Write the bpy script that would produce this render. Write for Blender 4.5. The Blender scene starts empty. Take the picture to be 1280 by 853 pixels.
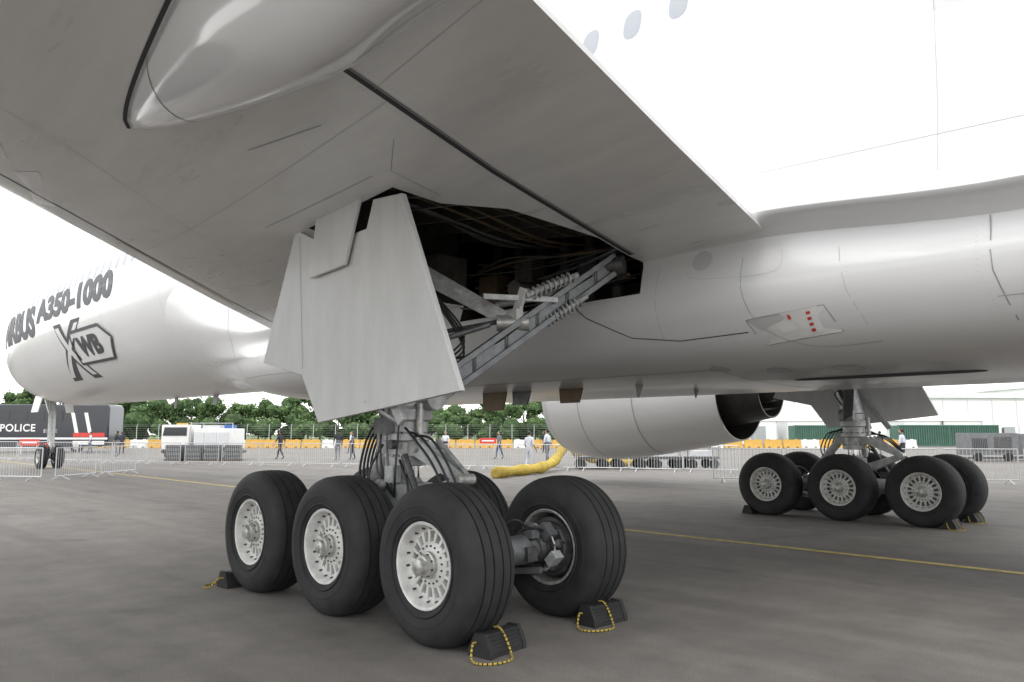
import bpy,bmesh,math,random
from mathutils import Vector,Matrix
from mathutils.bvhtree import BVHTree
from mathutils.geometry import tessellate_polygon
R=random.Random(7)
S2=math.sqrt(.5)
CAM=Vector((-5.99,9.92,1.61))
sc=bpy.context.scene
COL=sc.collection

# ------------------------------------------------------------ materials
def mat(name,col,rough=.5,metal=0.,var=.0,scale=3.,bump=0.,bscale=60.,coat=0.,stretch=(1,1,1),rv=.1):
    m=bpy.data.materials.new(name);m.use_nodes=True
    nt=m.node_tree;b=nt.nodes['Principled BSDF']
    b.inputs['Base Color'].default_value=(*col,1);b.inputs['Roughness'].default_value=rough
    b.inputs['Metallic'].default_value=metal
    if coat: b.inputs['Coat Weight'].default_value=coat;b.inputs['Coat Roughness'].default_value=.08
    tc=nt.nodes.new('ShaderNodeTexCoord');mp=nt.nodes.new('ShaderNodeMapping')
    mp.inputs['Scale'].default_value=stretch
    nt.links.new(tc.outputs['Object'],mp.inputs['Vector'])
    if var:
        n=nt.nodes.new('ShaderNodeTexNoise');n.inputs['Scale'].default_value=scale;n.inputs['Detail'].default_value=4;n.inputs['Roughness'].default_value=.65
        nt.links.new(mp.outputs[0],n.inputs['Vector'])
        r=nt.nodes.new('ShaderNodeValToRGB')
        r.color_ramp.elements[0].position=.3;r.color_ramp.elements[1].position=.72
        r.color_ramp.elements[0].color=(*[max(0,c*(1-var)) for c in col],1)
        r.color_ramp.elements[1].color=(*[min(1,c*(1+var)) for c in col],1)
        nt.links.new(n.outputs['Fac'],r.inputs['Fac']);nt.links.new(r.outputs[0],b.inputs['Base Color'])
        if rv:
            mr=nt.nodes.new('ShaderNodeMapRange');mr.inputs['To Min'].default_value=max(0,rough-rv*.8);mr.inputs['To Max'].default_value=min(1,rough+rv)
            nt.links.new(n.outputs['Fac'],mr.inputs['Value']);nt.links.new(mr.outputs[0],b.inputs['Roughness'])
    if bump:
        n2=nt.nodes.new('ShaderNodeTexNoise');n2.inputs['Scale'].default_value=bscale;n2.inputs['Detail'].default_value=2
        nt.links.new(tc.outputs['Object'],n2.inputs['Vector'])
        bp=nt.nodes.new('ShaderNodeBump');bp.inputs['Strength'].default_value=bump;bp.inputs['Distance'].default_value=.01
        nt.links.new(n2.outputs['Fac'],bp.inputs['Height']);nt.links.new(bp.outputs[0],b.inputs['Normal'])
    return m
M={}
def defm(k,*a,**kw): M[k]=mat(k,*a,**kw)
defm('aircraft_white',(.66,.66,.655),.28,var=.045,scale=1.3,coat=.25,stretch=(.35,1,2.2),rv=.02)
defm('wing_grey',(.74,.735,.72),.28,var=.11,scale=1.0,coat=.2,stretch=(.45,1.8,1),rv=.06)
defm('gloss_grey',(.66,.66,.66),.12,var=.04,scale=1.0,coat=.6,rv=.02)
defm('door_grey',(.64,.64,.63),.40,var=.08,scale=1.8,coat=.1,stretch=(2.5,1,.7))
defm('seam',(.28,.28,.28),.6)
defm('seam_faint',(.46,.46,.45),.6)
defm('seal_dark',(.05,.05,.055),.7)
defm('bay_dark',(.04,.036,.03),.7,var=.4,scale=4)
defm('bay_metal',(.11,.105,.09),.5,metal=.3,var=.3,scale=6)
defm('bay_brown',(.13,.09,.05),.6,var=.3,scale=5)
defm('livery_grey',(.04,.043,.05),.5)
defm('window_grey',(.30,.32,.345),.3)
defm('window_rim',(.52,.52,.53),.4)
defm('tyre',(.020,.020,.021),.74,var=.5,scale=5,bump=.12,bscale=220)
defm('rim_white',(.64,.635,.61),.38,var=.22,scale=9,coat=.15)
defm('hub_metal',(.48,.475,.45),.38,metal=.5,var=.35,scale=18)
defm('gear_grey',(.44,.45,.445),.42,metal=.2,var=.32,scale=9)
defm('steel_dark',(.10,.10,.10),.42,metal=.5,var=.45,scale=14)
defm('strut_grey',(.17,.175,.18),.4,metal=.4,var=.3,scale=10)
defm('chrome',(.8,.8,.8),.12,metal=1.)
defm('rubber_hose',(.02,.02,.022),.5)
defm('chock_rubber',(.018,.018,.018),.7,var=.3,scale=30,bump=.2,bscale=120)
defm('rope_yellow',(.50,.36,.06),.9)
defm('rope_black',(.02,.02,.02),.8)
defm('red_paint',(.55,.05,.04),.5)
defm('white_paint',(.74,.74,.72),.5,var=.06)
defm('yellow_line',(.52,.41,.13),.8,var=.45,scale=7)
defm('nozzle_dark',(.05,.048,.045),.4,metal=.6,var=.3,scale=3)
defm('nozzle_metal',(.22,.20,.18),.35,metal=.7,var=.2,scale=3)
defm('galv',(.55,.56,.57),.45,metal=.35)
defm('navy',(.010,.013,.022),.25,coat=.5)
defm('glass_dark',(.02,.025,.03),.08)
defm('grass',(.07,.11,.03),.9,var=.4,scale=.3)
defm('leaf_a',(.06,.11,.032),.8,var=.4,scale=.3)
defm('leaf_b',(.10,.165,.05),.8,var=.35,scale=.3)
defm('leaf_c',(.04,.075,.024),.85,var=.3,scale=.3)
defm('bark',(.10,.075,.05),.9)
defm('barrier_yellow',(.55,.32,.06),.6,var=.15)
defm('barrier_white',(.65,.64,.62),.6,var=.1)
defm('container_green',(.055,.13,.095),.55,var=.2,scale=1)
defm('gen_grey',(.15,.155,.16),.5,var=.2)
defm('hall_white',(.78,.78,.78),.6,var=.04,scale=.3)
defm('hall_grey',(.62,.63,.64),.6,var=.06)
defm('hall_dark',(.34,.35,.37),.5)
defm('hose_yellow',(.50,.37,.07),.7,var=.3,scale=2)
defm('skin',(.42,.26,.18),.6);defm('hair',(.015,.012,.01),.6)
defm('cloth_white',(.55,.58,.63),.85);defm('cloth_dark',(.03,.032,.04),.85);defm('cloth_grey',(.14,.15,.17),.85)
defm('cloth_blue',(.06,.09,.18),.85);defm('shoe',(.02,.02,.02),.5)
defm('blue_paint',(.05,.13,.35),.5)

def asphalt():
    m=bpy.data.materials.new('asphalt');m.use_nodes=True;nt=m.node_tree;b=nt.nodes['Principled BSDF']
    tc=nt.nodes.new('ShaderNodeTexCoord')
    def noise(s,d,ro=.6,st=None):
        n=nt.nodes.new('ShaderNodeTexNoise');n.inputs['Scale'].default_value=s;n.inputs['Detail'].default_value=d;n.inputs['Roughness'].default_value=ro
        if st:
            mp=nt.nodes.new('ShaderNodeMapping');mp.inputs['Scale'].default_value=st;nt.links.new(tc.outputs['Object'],mp.inputs['Vector']);nt.links.new(mp.outputs[0],n.inputs['Vector'])
        else:nt.links.new(tc.outputs['Object'],n.inputs['Vector'])
        return n
    big=noise(.22,4,.65);mid=noise(2.2,4,.7);spk=noise(110,2,.85);trk=noise(1.0,3,.6,(.05,1.3,1));stn=noise(.9,3,.55)
    def ramp(n,a,b_,p0=.3,p1=.7):
        r=nt.nodes.new('ShaderNodeValToRGB');r.color_ramp.elements[0].position=p0;r.color_ramp.elements[1].position=p1
        r.color_ramp.elements[0].color=(*a,1);r.color_ramp.elements[1].color=(*b_,1);nt.links.new(n.outputs['Fac'],r.inputs['Fac']);return r
    c=ramp(big,(.138,.128,.118),(.200,.187,.173))
    def mul(a,b_,f=1.):
        x=nt.nodes.new('ShaderNodeMix');x.data_type='RGBA';x.blend_type='MULTIPLY';x.inputs[0].default_value=f
        nt.links.new(a,x.inputs[6]);nt.links.new(b_,x.inputs[7]);return x.outputs[2]
    o=mul(c.outputs[0],ramp(mid,(.82,.82,.82),(1.12,1.12,1.12)).outputs[0])
    o=mul(o,ramp(trk,(.84,.84,.84),(1.05,1.05,1.05),.35,.6).outputs[0])
    o=mul(o,ramp(stn,(.78,.77,.76),(1,1,1),.30,.40).outputs[0])
    o=mul(o,ramp(spk,(.45,.45,.44),(1.6,1.58,1.55),.32,.70).outputs[0])
    nt.links.new(o,b.inputs['Base Color']);b.inputs['Roughness'].default_value=.82
    bp=nt.nodes.new('ShaderNodeBump');bp.inputs['Strength'].default_value=.6;bp.inputs['Distance'].default_value=.005
    nt.links.new(spk.outputs['Fac'],bp.inputs['Height']);nt.links.new(bp.outputs[0],b.inputs['Normal'])
    return m
M['asphalt']=asphalt()

# ------------------------------------------------------------ mesh helpers
def empty(name,loc=(0,0,0),rz=0):
    e=bpy.data.objects.new(name,None);e.location=loc;e.rotation_euler=(0,0,rz);COL.objects.link(e);e.empty_display_size=.3;return e
def link(name,me,parent=None,loc=None,rot=None):
    o=bpy.data.objects.new(name,me);COL.objects.link(o)
    if parent: o.parent=parent
    if loc is not None:o.location=loc
    if rot is not None:o.rotation_euler=rot
    return o
def sharp(me,ang=35):
    me.polygons.foreach_set('use_smooth',[True]*len(me.polygons))
    me.set_sharp_from_angle(angle=math.radians(ang));me.update()
def cat(pts,n=6,closed=False):
    P=[Vector(p) for p in pts];out=[];N=len(P)
    rng=range(N if closed else N-1)
    for i in rng:
        g=lambda j:P[j%N] if closed else P[max(0,min(N-1,j))]
        a,b,c,d=g(i-1),g(i),g(i+1),g(i+2)
        for k in range(n):
            t=k/n
            out.append(.5*((2*b)+(c-a)*t+(2*a-5*b+4*c-d)*t*t+(3*b-a-3*c+d)*t**3))
    if not closed: out.append(P[-1])
    return out
class MB:
    def __init__(s): s.v=[];s.f=[];s.m=[];s.mats=[]
    def mi(s,k):
        if k not in s.mats:s.mats.append(k)
        return s.mats.index(k)
    def add(s,v,f,k):
        o=len(s.v);i=s.mi(k);s.v+= [tuple(x) for x in v]
        for q in f: s.f.append(tuple(a+o for a in q));s.m.append(i)
    def box(s,c,d,k,rot=None):
        c=Vector(c);hx,hy,hz=d[0]/2,d[1]/2,d[2]/2
        v=[Vector((x,y,z)) for x in(-hx,hx) for y in(-hy,hy) for z in(-hz,hz)]
        if rot is not None:v=[rot@a for a in v]
        v=[a+c for a in v]
        s.add(v,[(0,1,3,2),(4,6,7,5),(0,4,5,1),(2,3,7,6),(0,2,6,4),(1,5,7,3)],k)
    def frame(s,p1,p2,up=(0,0,1)):
        d=(Vector(p2)-Vector(p1)).normalized();u=Vector(up)
        if abs(d.dot(u))>.97:u=Vector((1,0,0))
        x=d.cross(u).normalized();y=x.cross(d).normalized();return d,x,y
    def beam(s,p1,p2,w,h,k,w2=None,h2=None,up=(0,0,1)):
        p1=Vector(p1);p2=Vector(p2);d,x,y=s.frame(p1,p2,up);w2=w if w2 is None else w2;h2=h if h2 is None else h2
        v=[]
        for p,a,b in((p1,w,h),(p2,w2,h2)):
            for sx,sy in((-1,-1),(1,-1),(1,1),(-1,1)): v.append(p+x*sx*a/2+y*sy*b/2)
        s.add(v,[(3,2,1,0),(4,5,6,7),(0,1,5,4),(1,2,6,5),(2,3,7,6),(3,0,4,7)],k)
    def lathe(s,prof,k,o=(0,0,0),ax=(0,0,1),n=24,cap=True,ks=None):
        o=Vector(o);d,x,y=s.frame(o,o+Vector(ax))
        o0=len(s.v)
        for a,r in prof:
            for i in range(n):
                t=2*math.pi*i/n;s.v.append(tuple(o+d*a+x*(r*math.cos(t))+y*(r*math.sin(t))))
        for j in range(len(prof)-1):
            mi=s.mi(ks[j] if ks else k)
            for i in range(n):
                i2=(i+1)%n;s.f.append((o0+j*n+i,o0+j*n+i2,o0+(j+1)*n+i2,o0+(j+1)*n+i));s.m.append(mi)
        if cap:
            mi=s.mi(ks[0] if ks else k)
            if prof[0][1]>1e-4:s.f.append(tuple(o0+i for i in range(n))[::-1]);s.m.append(mi)
            if prof[-1][1]>1e-4:s.f.append(tuple(o0+(len(prof)-1)*n+i for i in range(n)));s.m.append(mi)
    def cyl(s,p1,p2,r,k,r2=None,n=16):
        p1=Vector(p1);p2=Vector(p2);L=(p2-p1).length
        s.lathe([(0,r),(L,r if r2 is None else r2)],k,p1,(p2-p1)/L,n)
    def tube(s,pts,r,k,n=8,rad=None,ks=None):
        P=[Vector(p) for p in pts];N=len(P);T=[(P[min(i+1,N-1)]-P[max(i-1,0)]).normalized() for i in range(N)]
        u=Vector((0,0,1)) if abs(T[0].z)<.9 else Vector((1,0,0))
        x=T[0].cross(u).normalized();v=[]
        for i in range(N):
            x=(x-T[i]*x.dot(T[i])).normalized();y=T[i].cross(x)
            rr=rad[i] if rad else r
            for j in range(n):
                a=2*math.pi*j/n;v.append(P[i]+x*rr*math.cos(a)+y*rr*math.sin(a))
        o=len(s.v);s.v+=[tuple(q) for q in v]
        for i in range(N-1):
            mi=s.mi(ks[i%len(ks)] if ks else k)
            for j in range(n):
                j2=(j+1)%n;s.f.append((o+i*n+j,o+i*n+j2,o+(i+1)*n+j2,o+(i+1)*n+j));s.m.append(mi)
        mi=s.mi(k);s.f.append(tuple(o+j for j in range(n))[::-1]);s.m.append(mi)
        s.f.append(tuple(o+(N-1)*n+j for j in range(n)));s.m.append(mi)
    def prism(s,poly,off,k):
        n=len(poly);P=[Vector(p) for p in poly];off=Vector(off)
        v=P+[p+off for p in P]
        tris=tessellate_polygon([P]);f=[tuple(t) for t in tris]+[tuple(a+n for a in t)[::-1] for t in tris]
        f+=[(i,(i+1)%n,(i+1)%n+n,i+n) for i in range(n)]
        s.add(v,f,k)
    def sphere(s,c,r,k,nu=16,nv=10,sc_=(1,1,1)):
        c=Vector(c);v=[];f=[]
        for j in range(nv+1):
            a=math.pi*j/nv
            for i in range(nu):
                b=2*math.pi*i/nu;v.append(c+Vector((r*math.sin(a)*math.cos(b)*sc_[0],r*math.sin(a)*math.sin(b)*sc_[1],r*math.cos(a)*sc_[2])))
        for j in range(nv):
            for i in range(nu):
                i2=(i+1)%nu;f.append((j*nu+i,(j+1)*nu+i,(j+1)*nu+i2,j*nu+i2))
        s.add(v,f,k)
    def mesh(s,name,ang=35,fix=True):
        me=bpy.data.meshes.new(name);me.from_pydata(s.v,[],s.f)
        for k in s.mats:me.materials.append(M[k])
        me.polygons.foreach_set('material_index',s.m)
        if fix:
            bm=bmesh.new();bm.from_mesh(me);bmesh.ops.remove_doubles(bm,verts=bm.verts,dist=1e-5);bmesh.ops.recalc_face_normals(bm,faces=bm.faces);bm.to_mesh(me);bm.free()
        sharp(me,ang);return me
    def obj(s,name,parent=None,loc=None,rot=None,bevel=0,ang=35,fix=True):
        o=link(name,s.mesh(name,ang,fix),parent,loc,rot)
        if bevel:
            b=o.modifiers.new('Bevel','BEVEL');b.width=bevel;b.segments=2;b.limit_method='ANGLE';b.angle_limit=math.radians(40)
        return o
def mirror_mesh(me,name):
    m2=me.copy();m2.name=name
    bm=bmesh.new();bm.from_mesh(m2)
    for v in bm.verts:v.co.y=-v.co.y
    bmesh.ops.reverse_faces(bm,faces=bm.faces);bm.to_mesh(m2);bm.free();sharp(m2);return m2
def loft(rings,k,cap=True):
    mb=MB();n=len(rings[0]);v=[p for r in rings for p in r];f=[]
    for j in range(len(rings)-1):
        for i in range(n):
            i2=(i+1)%n;f.append((j*n+i,j*n+i2,(j+1)*n+i2,(j+1)*n+i))
    if cap:
        f.append(tuple(range(n))[::-1]);f.append(tuple((len(rings)-1)*n+i for i in range(n)))
    mb.add(v,f,k);return mb
def site(e,n,z=0): return Vector((CAM.x+S2*n-S2*e,CAM.y-S2*n-S2*e,z))
RZ=math.radians(-135)

# ------------------------------------------------------------ ground
mb=MB();mb.add([(-900,-900,0),(900,-900,0),(900,900,0),(-900,900,0)],[(0,1,2,3)],'asphalt');mb.obj('ground')
g=MB();a=[site(-500,98,.004),site(500,98,.004),site(500,700,.004),site(-500,700,.004)];g.add(a,[(0,1,2,3)],'grass');g.obj('grass_verge')
mk=empty('taxiway_marking')
def strip(p,q,w,k='yellow_line'):
    b=MB();p=Vector(p);q=Vector(q);d=(q-p).normalized();s_=Vector((-d.y,d.x,0))*w/2
    b.add([p-s_,q-s_,q+s_,p+s_],[(0,1,2,3)],k);b.obj('painted_line',mk)
strip((-60,-.62,.004),(85,-.62,.004),.15)
strip(site(-60,62,.004),site(60,50,.004),.14)

# ------------------------------------------------------------ airliner
AC=empty('airliner')
st=[(37.5,.05,4.75),(37.35,.38,4.78),(36.7,.85,4.86),(35.6,1.45,5.0),(34.1,1.98,5.2),(32,2.48,5.42),(29.5,2.84,5.62),(27,2.97,5.73),(24,3,5.75),(10,3,5.75),(0,3,5.75),(-10,3,5.75),(-18,2.98,5.78),(-24,2.6,6.2),(-30,1.75,6.95),(-36.5,.35,7.7)]
st=cat(st,6)
NR=96
rings=[[(s[0],s[1]*math.sin(2*math.pi*i/NR),s[2]+s[1]*math.cos(2*math.pi*i/NR)) for i in range(NR)] for s in st]
fus=loft(rings,'aircraft_white').obj('fuselage',AC,ang=40)

def lerp_tab(tab,x):
    if x>=tab[0][0]:return tab[0][1]
    for (a,va),(b,vb) in zip(tab,tab[1:]):
        if x>=b:
            t=(x-b)/(a-b);t=t*t*(3-2*t);return vb+(va-vb)*t
    return tab[-1][1]
KX=[(14.8,0),(7,1),(-7,1),(-17,0)]
ZL=[(10,3.5),(2,3.66),(-2.4,3.70),(-4.8,3.53),(-9,3.35)]
LD=[(9.5,0),(5,.7),(1,1),(-7,1),(-12,.4)]
def fair_ring(X):
    k=lerp_tab(KX,X);z=lerp_tab(ZL,X);l=lerp_tab(LD,X)
    F=[(2.88,5.6),(2.98,5.1),(3.03,4.6),(3.06+.04*l,4.15),(3.06+.15*l,z+.13),(3.06+.19*l,z+.02),(3.05+.12*l,z-.05),(3.05-.08*l,z-.17),(3.05-.04*l,z-.38),(3.06,3.08),(2.98,2.8),(2.72,2.5),(2.2,2.32),(1.3,2.235),(0,2.215)]
    n=len(F);out=[]
    for i,(y,zz) in enumerate(F):
        a=math.radians(92+88*i/(n-1));u=(2.96*math.sin(a),5.75+2.96*math.cos(a))
        out.append(Vector((u[0]*(1-k)+y*k,u[1]*(1-k)+zz*k,0)))
    d=cat(out,3)
    L=[(X,p.x,p.y) for p in d];Rr=[(X,-p.x,p.y) for p in d[:-1]][::-1]
    return L+Rr
rings=[fair_ring(14.7-.3*i) for i in range(106)]
fairing=loft(rings,'aircraft_white').obj('belly_fairing',AC,ang=40)

WS=[ # Y, XLE, ZLE, XTE, ZTE, thick, sag
(.0,9.4,3.2,-1.9,3.45,1.3,.10),(2.6,7.4,3.42,-2.5,3.55,1.35,.14),(3.3,6.75,3.47,-2.64,3.61,1.35,.2),(5,5.5,3.68,-2.86,3.85,1.25,.23),(8.25,3.1,4.13,-3.32,4.32,1.1,.22),(12,.5,4.65,-4.0,4.95,.9,.18),(20,-5.0,5.5,-8.0,5.75,.5,.1),(27,-9.9,6.2,-12,6.4,.3,.05),(31,-13.2,6.8,-14.8,6.9,.16,.02),(32.3,-15.5,7.5,-16.4,7.55,.05,.01)]
def wing_ring(p):
    Y,xl,zl,xt,zt,th,sg=p;N=26;ts=[.5*(1-math.cos(math.pi*i/N)) for i in range(N+1)]
    low=lambda t:(zl+(zt-zl)*t)-sg*math.sin(math.pi*t**.6)
    up=lambda t:(zl+(zt-zl)*t)+.02+th*2*(1.4845*math.sqrt(t)-.63*t-1.758*t*t+1.4215*t**3-.5075*t**4)
    X=lambda t:xl+(xt-xl)*t
    return [(X(t),Y,low(t)) for t in ts]+[(X(t),Y,up(t)) for t in ts[::-1][:-1]]
def interp(tab,n):
    out=[]
    for a,b in zip(tab,tab[1:]):
        for i in range(n):
            t=i/n;out.append(tuple(x+(y-x)*t for x,y in zip(a,b)))
    return out+[tab[-1]]
wing=loft([wing_ring(p) for p in interp(WS,5)],'wing_grey').obj('wing_left',AC,ang=30)

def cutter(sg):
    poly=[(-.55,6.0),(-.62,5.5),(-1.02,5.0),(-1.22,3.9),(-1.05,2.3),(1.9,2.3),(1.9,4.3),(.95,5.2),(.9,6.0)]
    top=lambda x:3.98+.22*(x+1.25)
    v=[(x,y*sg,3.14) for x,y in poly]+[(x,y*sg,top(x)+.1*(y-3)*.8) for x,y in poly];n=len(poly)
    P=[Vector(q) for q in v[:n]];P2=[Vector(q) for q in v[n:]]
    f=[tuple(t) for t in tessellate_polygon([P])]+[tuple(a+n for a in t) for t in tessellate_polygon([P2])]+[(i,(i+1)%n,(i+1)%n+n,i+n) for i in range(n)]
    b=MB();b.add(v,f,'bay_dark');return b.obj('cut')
def boolcut(o,c):
    m=o.modifiers.new('b','BOOLEAN');m.object=c;m.operation='DIFFERENCE';m.solver='EXACT'
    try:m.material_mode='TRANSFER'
    except Exception:pass
    dg=bpy.context.evaluated_depsgraph_get();dg.update()
    me=bpy.data.meshes.new_from_object(o.evaluated_get(dg));o.modifiers.clear();o.data=me
    sharp(me,30)
def bvh(o):
    dg=bpy.context.evaluated_depsgraph_get();return BVHTree.FromObject(o,dg)
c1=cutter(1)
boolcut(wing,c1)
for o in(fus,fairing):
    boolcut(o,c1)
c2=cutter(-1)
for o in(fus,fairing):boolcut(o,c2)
bpy.data.objects.remove(c1);bpy.data.objects.remove(c2)
wingR=link('wing_right',mirror_mesh(wing.data,'wing_right'),AC)
bpy.context.view_layer.update()
BF,BR,BW=bvh(fus),bvh(fairing),bvh(wing)
def cast(bs,o,d):
    best=None
    for b in bs:
        l,n,i,t=b.ray_cast(Vector(o),Vector(d))
        if l is not None and(best is None or t<best[2]):
            if n.dot(Vector(d))>0:n=-n
            best=(l,n,t)
    return best
def walk_(bs,pts,step,o_,d_):
    out=[];P=[Vector((x,z,0)) for x,z in pts]
    for a,b in zip(P,P[1:]):
        m=max(1,int((b-a).length/step))
        for i in range(m+(1 if b is P[-1] else 0)):
            q=a.lerp(b,i/m);h=cast(bs,o_(q),d_)
            if h:out.append(h)
    return out
def side(bs,pts,step=.12):return walk_(bs,pts,step,lambda q:(q.x,12,q.y),(0,-1,0))
def under(bs,pts,step=.12):return walk_(bs,pts,step,lambda q:(q.x,q.y,-1),(0,0,1))
SE=MB()
def ribbon(h,w,k='seam',off=.004,mb_=None):
    mb_=mb_ or SE
    if len(h)<2:return
    v=[];N=len(h)
    for i in range(N):
        t=(h[min(i+1,N-1)][0]-h[max(i-1,0)][0])
        if t.length<1e-6:t=Vector((1,0,0))
        t.normalize();s_=t.cross(h[i][1]).normalized()*w/2;p=h[i][0]+h[i][1]*off
        v+=[p-s_,p+s_]
    f=[(2*i,2*i+1,2*i+3,2*i+2) for i in range(N-1) if (h[i+1][0]-h[i][0]).length<.5]
    mb_.add(v,f,k)
def rivets(h,r=.0035,k='seam',off=.003,shift=.0,mb_=None):
    mb_=mb_ or SE
    for i in range(1,len(h)-1):
        t=(h[i+1][0]-h[i-1][0]);
        if t.length<1e-6 or t.length>.5:continue
        t.normalize();s_=t.cross(h[i][1]).normalized();p=h[i][0]+h[i][1]*off+s_*shift
        mb_.add([p+(t*math.cos(a)+s_*math.sin(a))*r for a in(0,1.047,2.094,3.1416,4.189,5.236)],[(0,1,2,3,4,5)],k)
def patch(bs,pts,o_d,k,off=.004,mb_=None,n=1):
    mb_=mb_ or SE
    cx=sum(p[0] for p in pts)/len(pts);cy=sum(p[1] for p in pts)/len(pts)
    def pr(x,y):
        if o_d=='side':h=cast(bs,(x,12,y),(0,-1,0))
        elif o_d=='sideR':h=cast(bs,(x,-12,y),(0,1,0))
        else:h=cast(bs,(x,y,-1),(0,0,1))
        return h[0]+h[1]*off if h else None
    rs=3;rowsv=[[pr(cx,cy)]]
    for r in range(1,rs+1):
        rowsv.append([pr(cx+(p[0]-cx)*r/rs,cy+(p[1]-cy)*r/rs) for p in pts])
    if any(q is None for r in rowsv for q in r):return
    v=rowsv[0]+[q for r in rowsv[1:] for q in r];N=len(pts);f=[(0,1+i,1+(i+1)%N) for i in range(N)]
    for r in range(rs-1):
        for i in range(N):
            a=1+r*N+i;b=1+r*N+(i+1)%N;f.append((a,b,b+N,a+N))
    mb_.add(v,f,k)
def ell(cx,cy,rx,ry,n=20,p=2.0):
    o=[]
    for i in range(n):
        a=2*math.pi*i/n;c,s_=math.cos(a),math.sin(a)
        o.append((cx+rx*math.copysign(abs(c)**(2/p),c),cy+ry*math.copysign(abs(s_)**(2/p),s_)))
    return o
def close(pts):return pts+[pts[0]]
# --- wing underside lines
gap=[(-1.2,3.3),(-1.45,5.6),(-1.78,7.5),(-2.4,12)]
ribbon(under([BW],gap),.05,'seal_dark')
ribbon(under([BW],[(x-.04,y) for x,y in gap]),.02,'seam')
rivets(under([BW],[(x+.07,y) for x,y in gap],.045));rivets(under([BW],[(x-.11,y) for x,y in gap],.045))
ribbon(under([BW],[(6.0,3.4),(2.4,8.25),(-.3,12)]),.022,'seal_dark')
L1=[(4.3,3.6),(.9,8.25),(-1,12)];ribbon(under([BW],L1),.004,'seam_faint');rivets(under([BW],[(x+.04,y) for x,y in L1],.05),.003,'seam_faint')
for y0 in(6.75,10):
    l_=[(5.3-.72*(y0-4),y0),(-1.5-.15*(y0-5.5),y0+.1)];ribbon(under([BW],l_),.004,'seam_faint');rivets(under([BW],[(x,y+.04) for x,y in l_],.05),.003,'seam_faint')
ribbon(under([BW],[(-1.55,4.6),(-2.75,4.65)]),.004,'seam_faint');ribbon(under([BW],[(-1.7,7.0),(-3.1,7.1)]),.004,'seam_faint')
ribbon(under([BW],[(-.6,6.25),(1.25,6.3)]),.006,'seam');rivets(under([BW],[(-.6,6.32),(1.25,6.37)],.05))
ribbon(under([BW],[(-1.0,7.0),(-.2,7.2)]),.008,'seam')
ribbon(under([BW],[(-1.25,6.5),(-.8,6.2),(-.75,5.6)]),.005,'seam')
patch([BW],[(1.75,8.25),(2.0,8.40),(3.0,8.0),(2.75,7.85)],'u','gloss_grey')
patch([BW],[(1.3,8.65),(1.5,8.78),(1.9,8.62),(1.7,8.5)],'u','gloss_grey')
ribbon(under([BW],[(5.0,4.9),(3.3,7.1)]),.022,'yellow_line',off=.006)
# --- fairing seams
B3=[BF,BR]
def fs(p,w=.010,k='seam'):ribbon(side(B3,p),w,k)
fs([(-.15,3.12),(-.35,2.95),(-.9,2.68),(-1.5,2.6),(-2.3,2.62)],.012,'seal_dark')
fs([(-1.35,3.42),(-1.3,2.6)],.006,'seam_faint')
fs([(-3.3,3.3),(-3.35,2.9),(-3.5,2.45)],.006,'seam_faint');fs([(-4.5,3.36),(-4.5,2.9),(-4.62,2.4)],.010)
rivets(side(B3,[(-4.4,3.3),(-4.4,2.9),(-4.52,2.45)],.045),.003);rivets(side(B3,[(-3.35,3.3),(-3.4,2.9),(-3.55,2.5)],.045),.003)
fs([(-4.5,2.7),(-9,2.7)],.006);fs([(3,2.6),(3,3.2)],.006);fs([(6.5,2.6),(6.5,3.4)],.006);fs([(9.5,2.7),(9.3,4.6)],.014)
fs([(2,2.65),(9.4,2.75)],.008);fs([(-4.2,3.75),(-4.2,5.3),(-4.2,7.3)],.005,'seam_faint');fs([(-2.5,4.15),(-9,3.9)],.005,'seam_faint')
for xx in(-6.5,-9,4,13.5,18,23,27.5,30.5):fs([(xx,3.5),(xx,8.2)],.007,'seam_faint')
fs(cat([(-2.35,3.35),(-2.35,2.95),(-2.5,2.62),(-2.9,2.45),(-3.5,2.45)],5),.006,'seam')
fs(cat([(-1.75,3.45),(-1.72,3.25),(-2.05,3.18),(-2.7,3.16),(-2.75,3.4)],5),.004,'seam_faint')
patch([BR],ell(-1.88,3.40,.12,.11,20),'side','window_rim',.005)
ox,oz=.30,-.07
def q_(pts):return [(x+ox,z+oz) for x,z in pts]
patch([BR],q_([(-2.62,2.80),(-3.42,2.86),(-3.52,2.62),(-2.72,2.56)]),'side','wing_grey',.004)
ribbon(side(B3,close(q_([(-2.62,2.80),(-3.42,2.86),(-3.52,2.62),(-2.72,2.56)]))),.010,'seam')
patch([BR],q_([(-2.62,2.795),(-3.1,2.83),(-3.0,2.77),(-2.75,2.70)]),'side','seam_faint',.006)
patch([BR],q_([(-2.98,2.83),(-3.36,2.86),(-3.34,2.64),(-3.10,2.60)]),'side','white_paint',.009)
for i in range(4):patch([BR],q_([(-3.24,2.82-.05*i),(-3.28,2.825-.05*i),(-3.28,2.80-.05*i),(-3.24,2.795-.05*i)]),'side','red_paint',.013)
patch([BR],q_([(-3.05,2.81),(-3.08,2.81),(-3.09,2.77),(-3.06,2.77)]),'side','red_paint',.013)
for (x,y,r) in[(-1.6,2.2,.11),(-2.2,2.0,.13),(-2.9,1.9,.16)]:
    patch([BR],ell(x,y,r,r,20),'u','window_rim',.004);ribbon(under([BR],close(ell(x,y,r,r,20))),.015,'seam_faint')
patch([BR],ell(-3.0,1.2,1.0,.16,26,3),'u','seal_dark',.004)
ribbon(under([BR],[(9,0),(-9,0)]),.012,'seam')
ribbon(under([BR],[(3.2,2.2),(-1.6,2.2)]),.014,'seam')
ribbon(under([BR],[(-1.6,2.4),(-1.6,-2.4)]),.012,'seam')
WN=MB()
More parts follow.
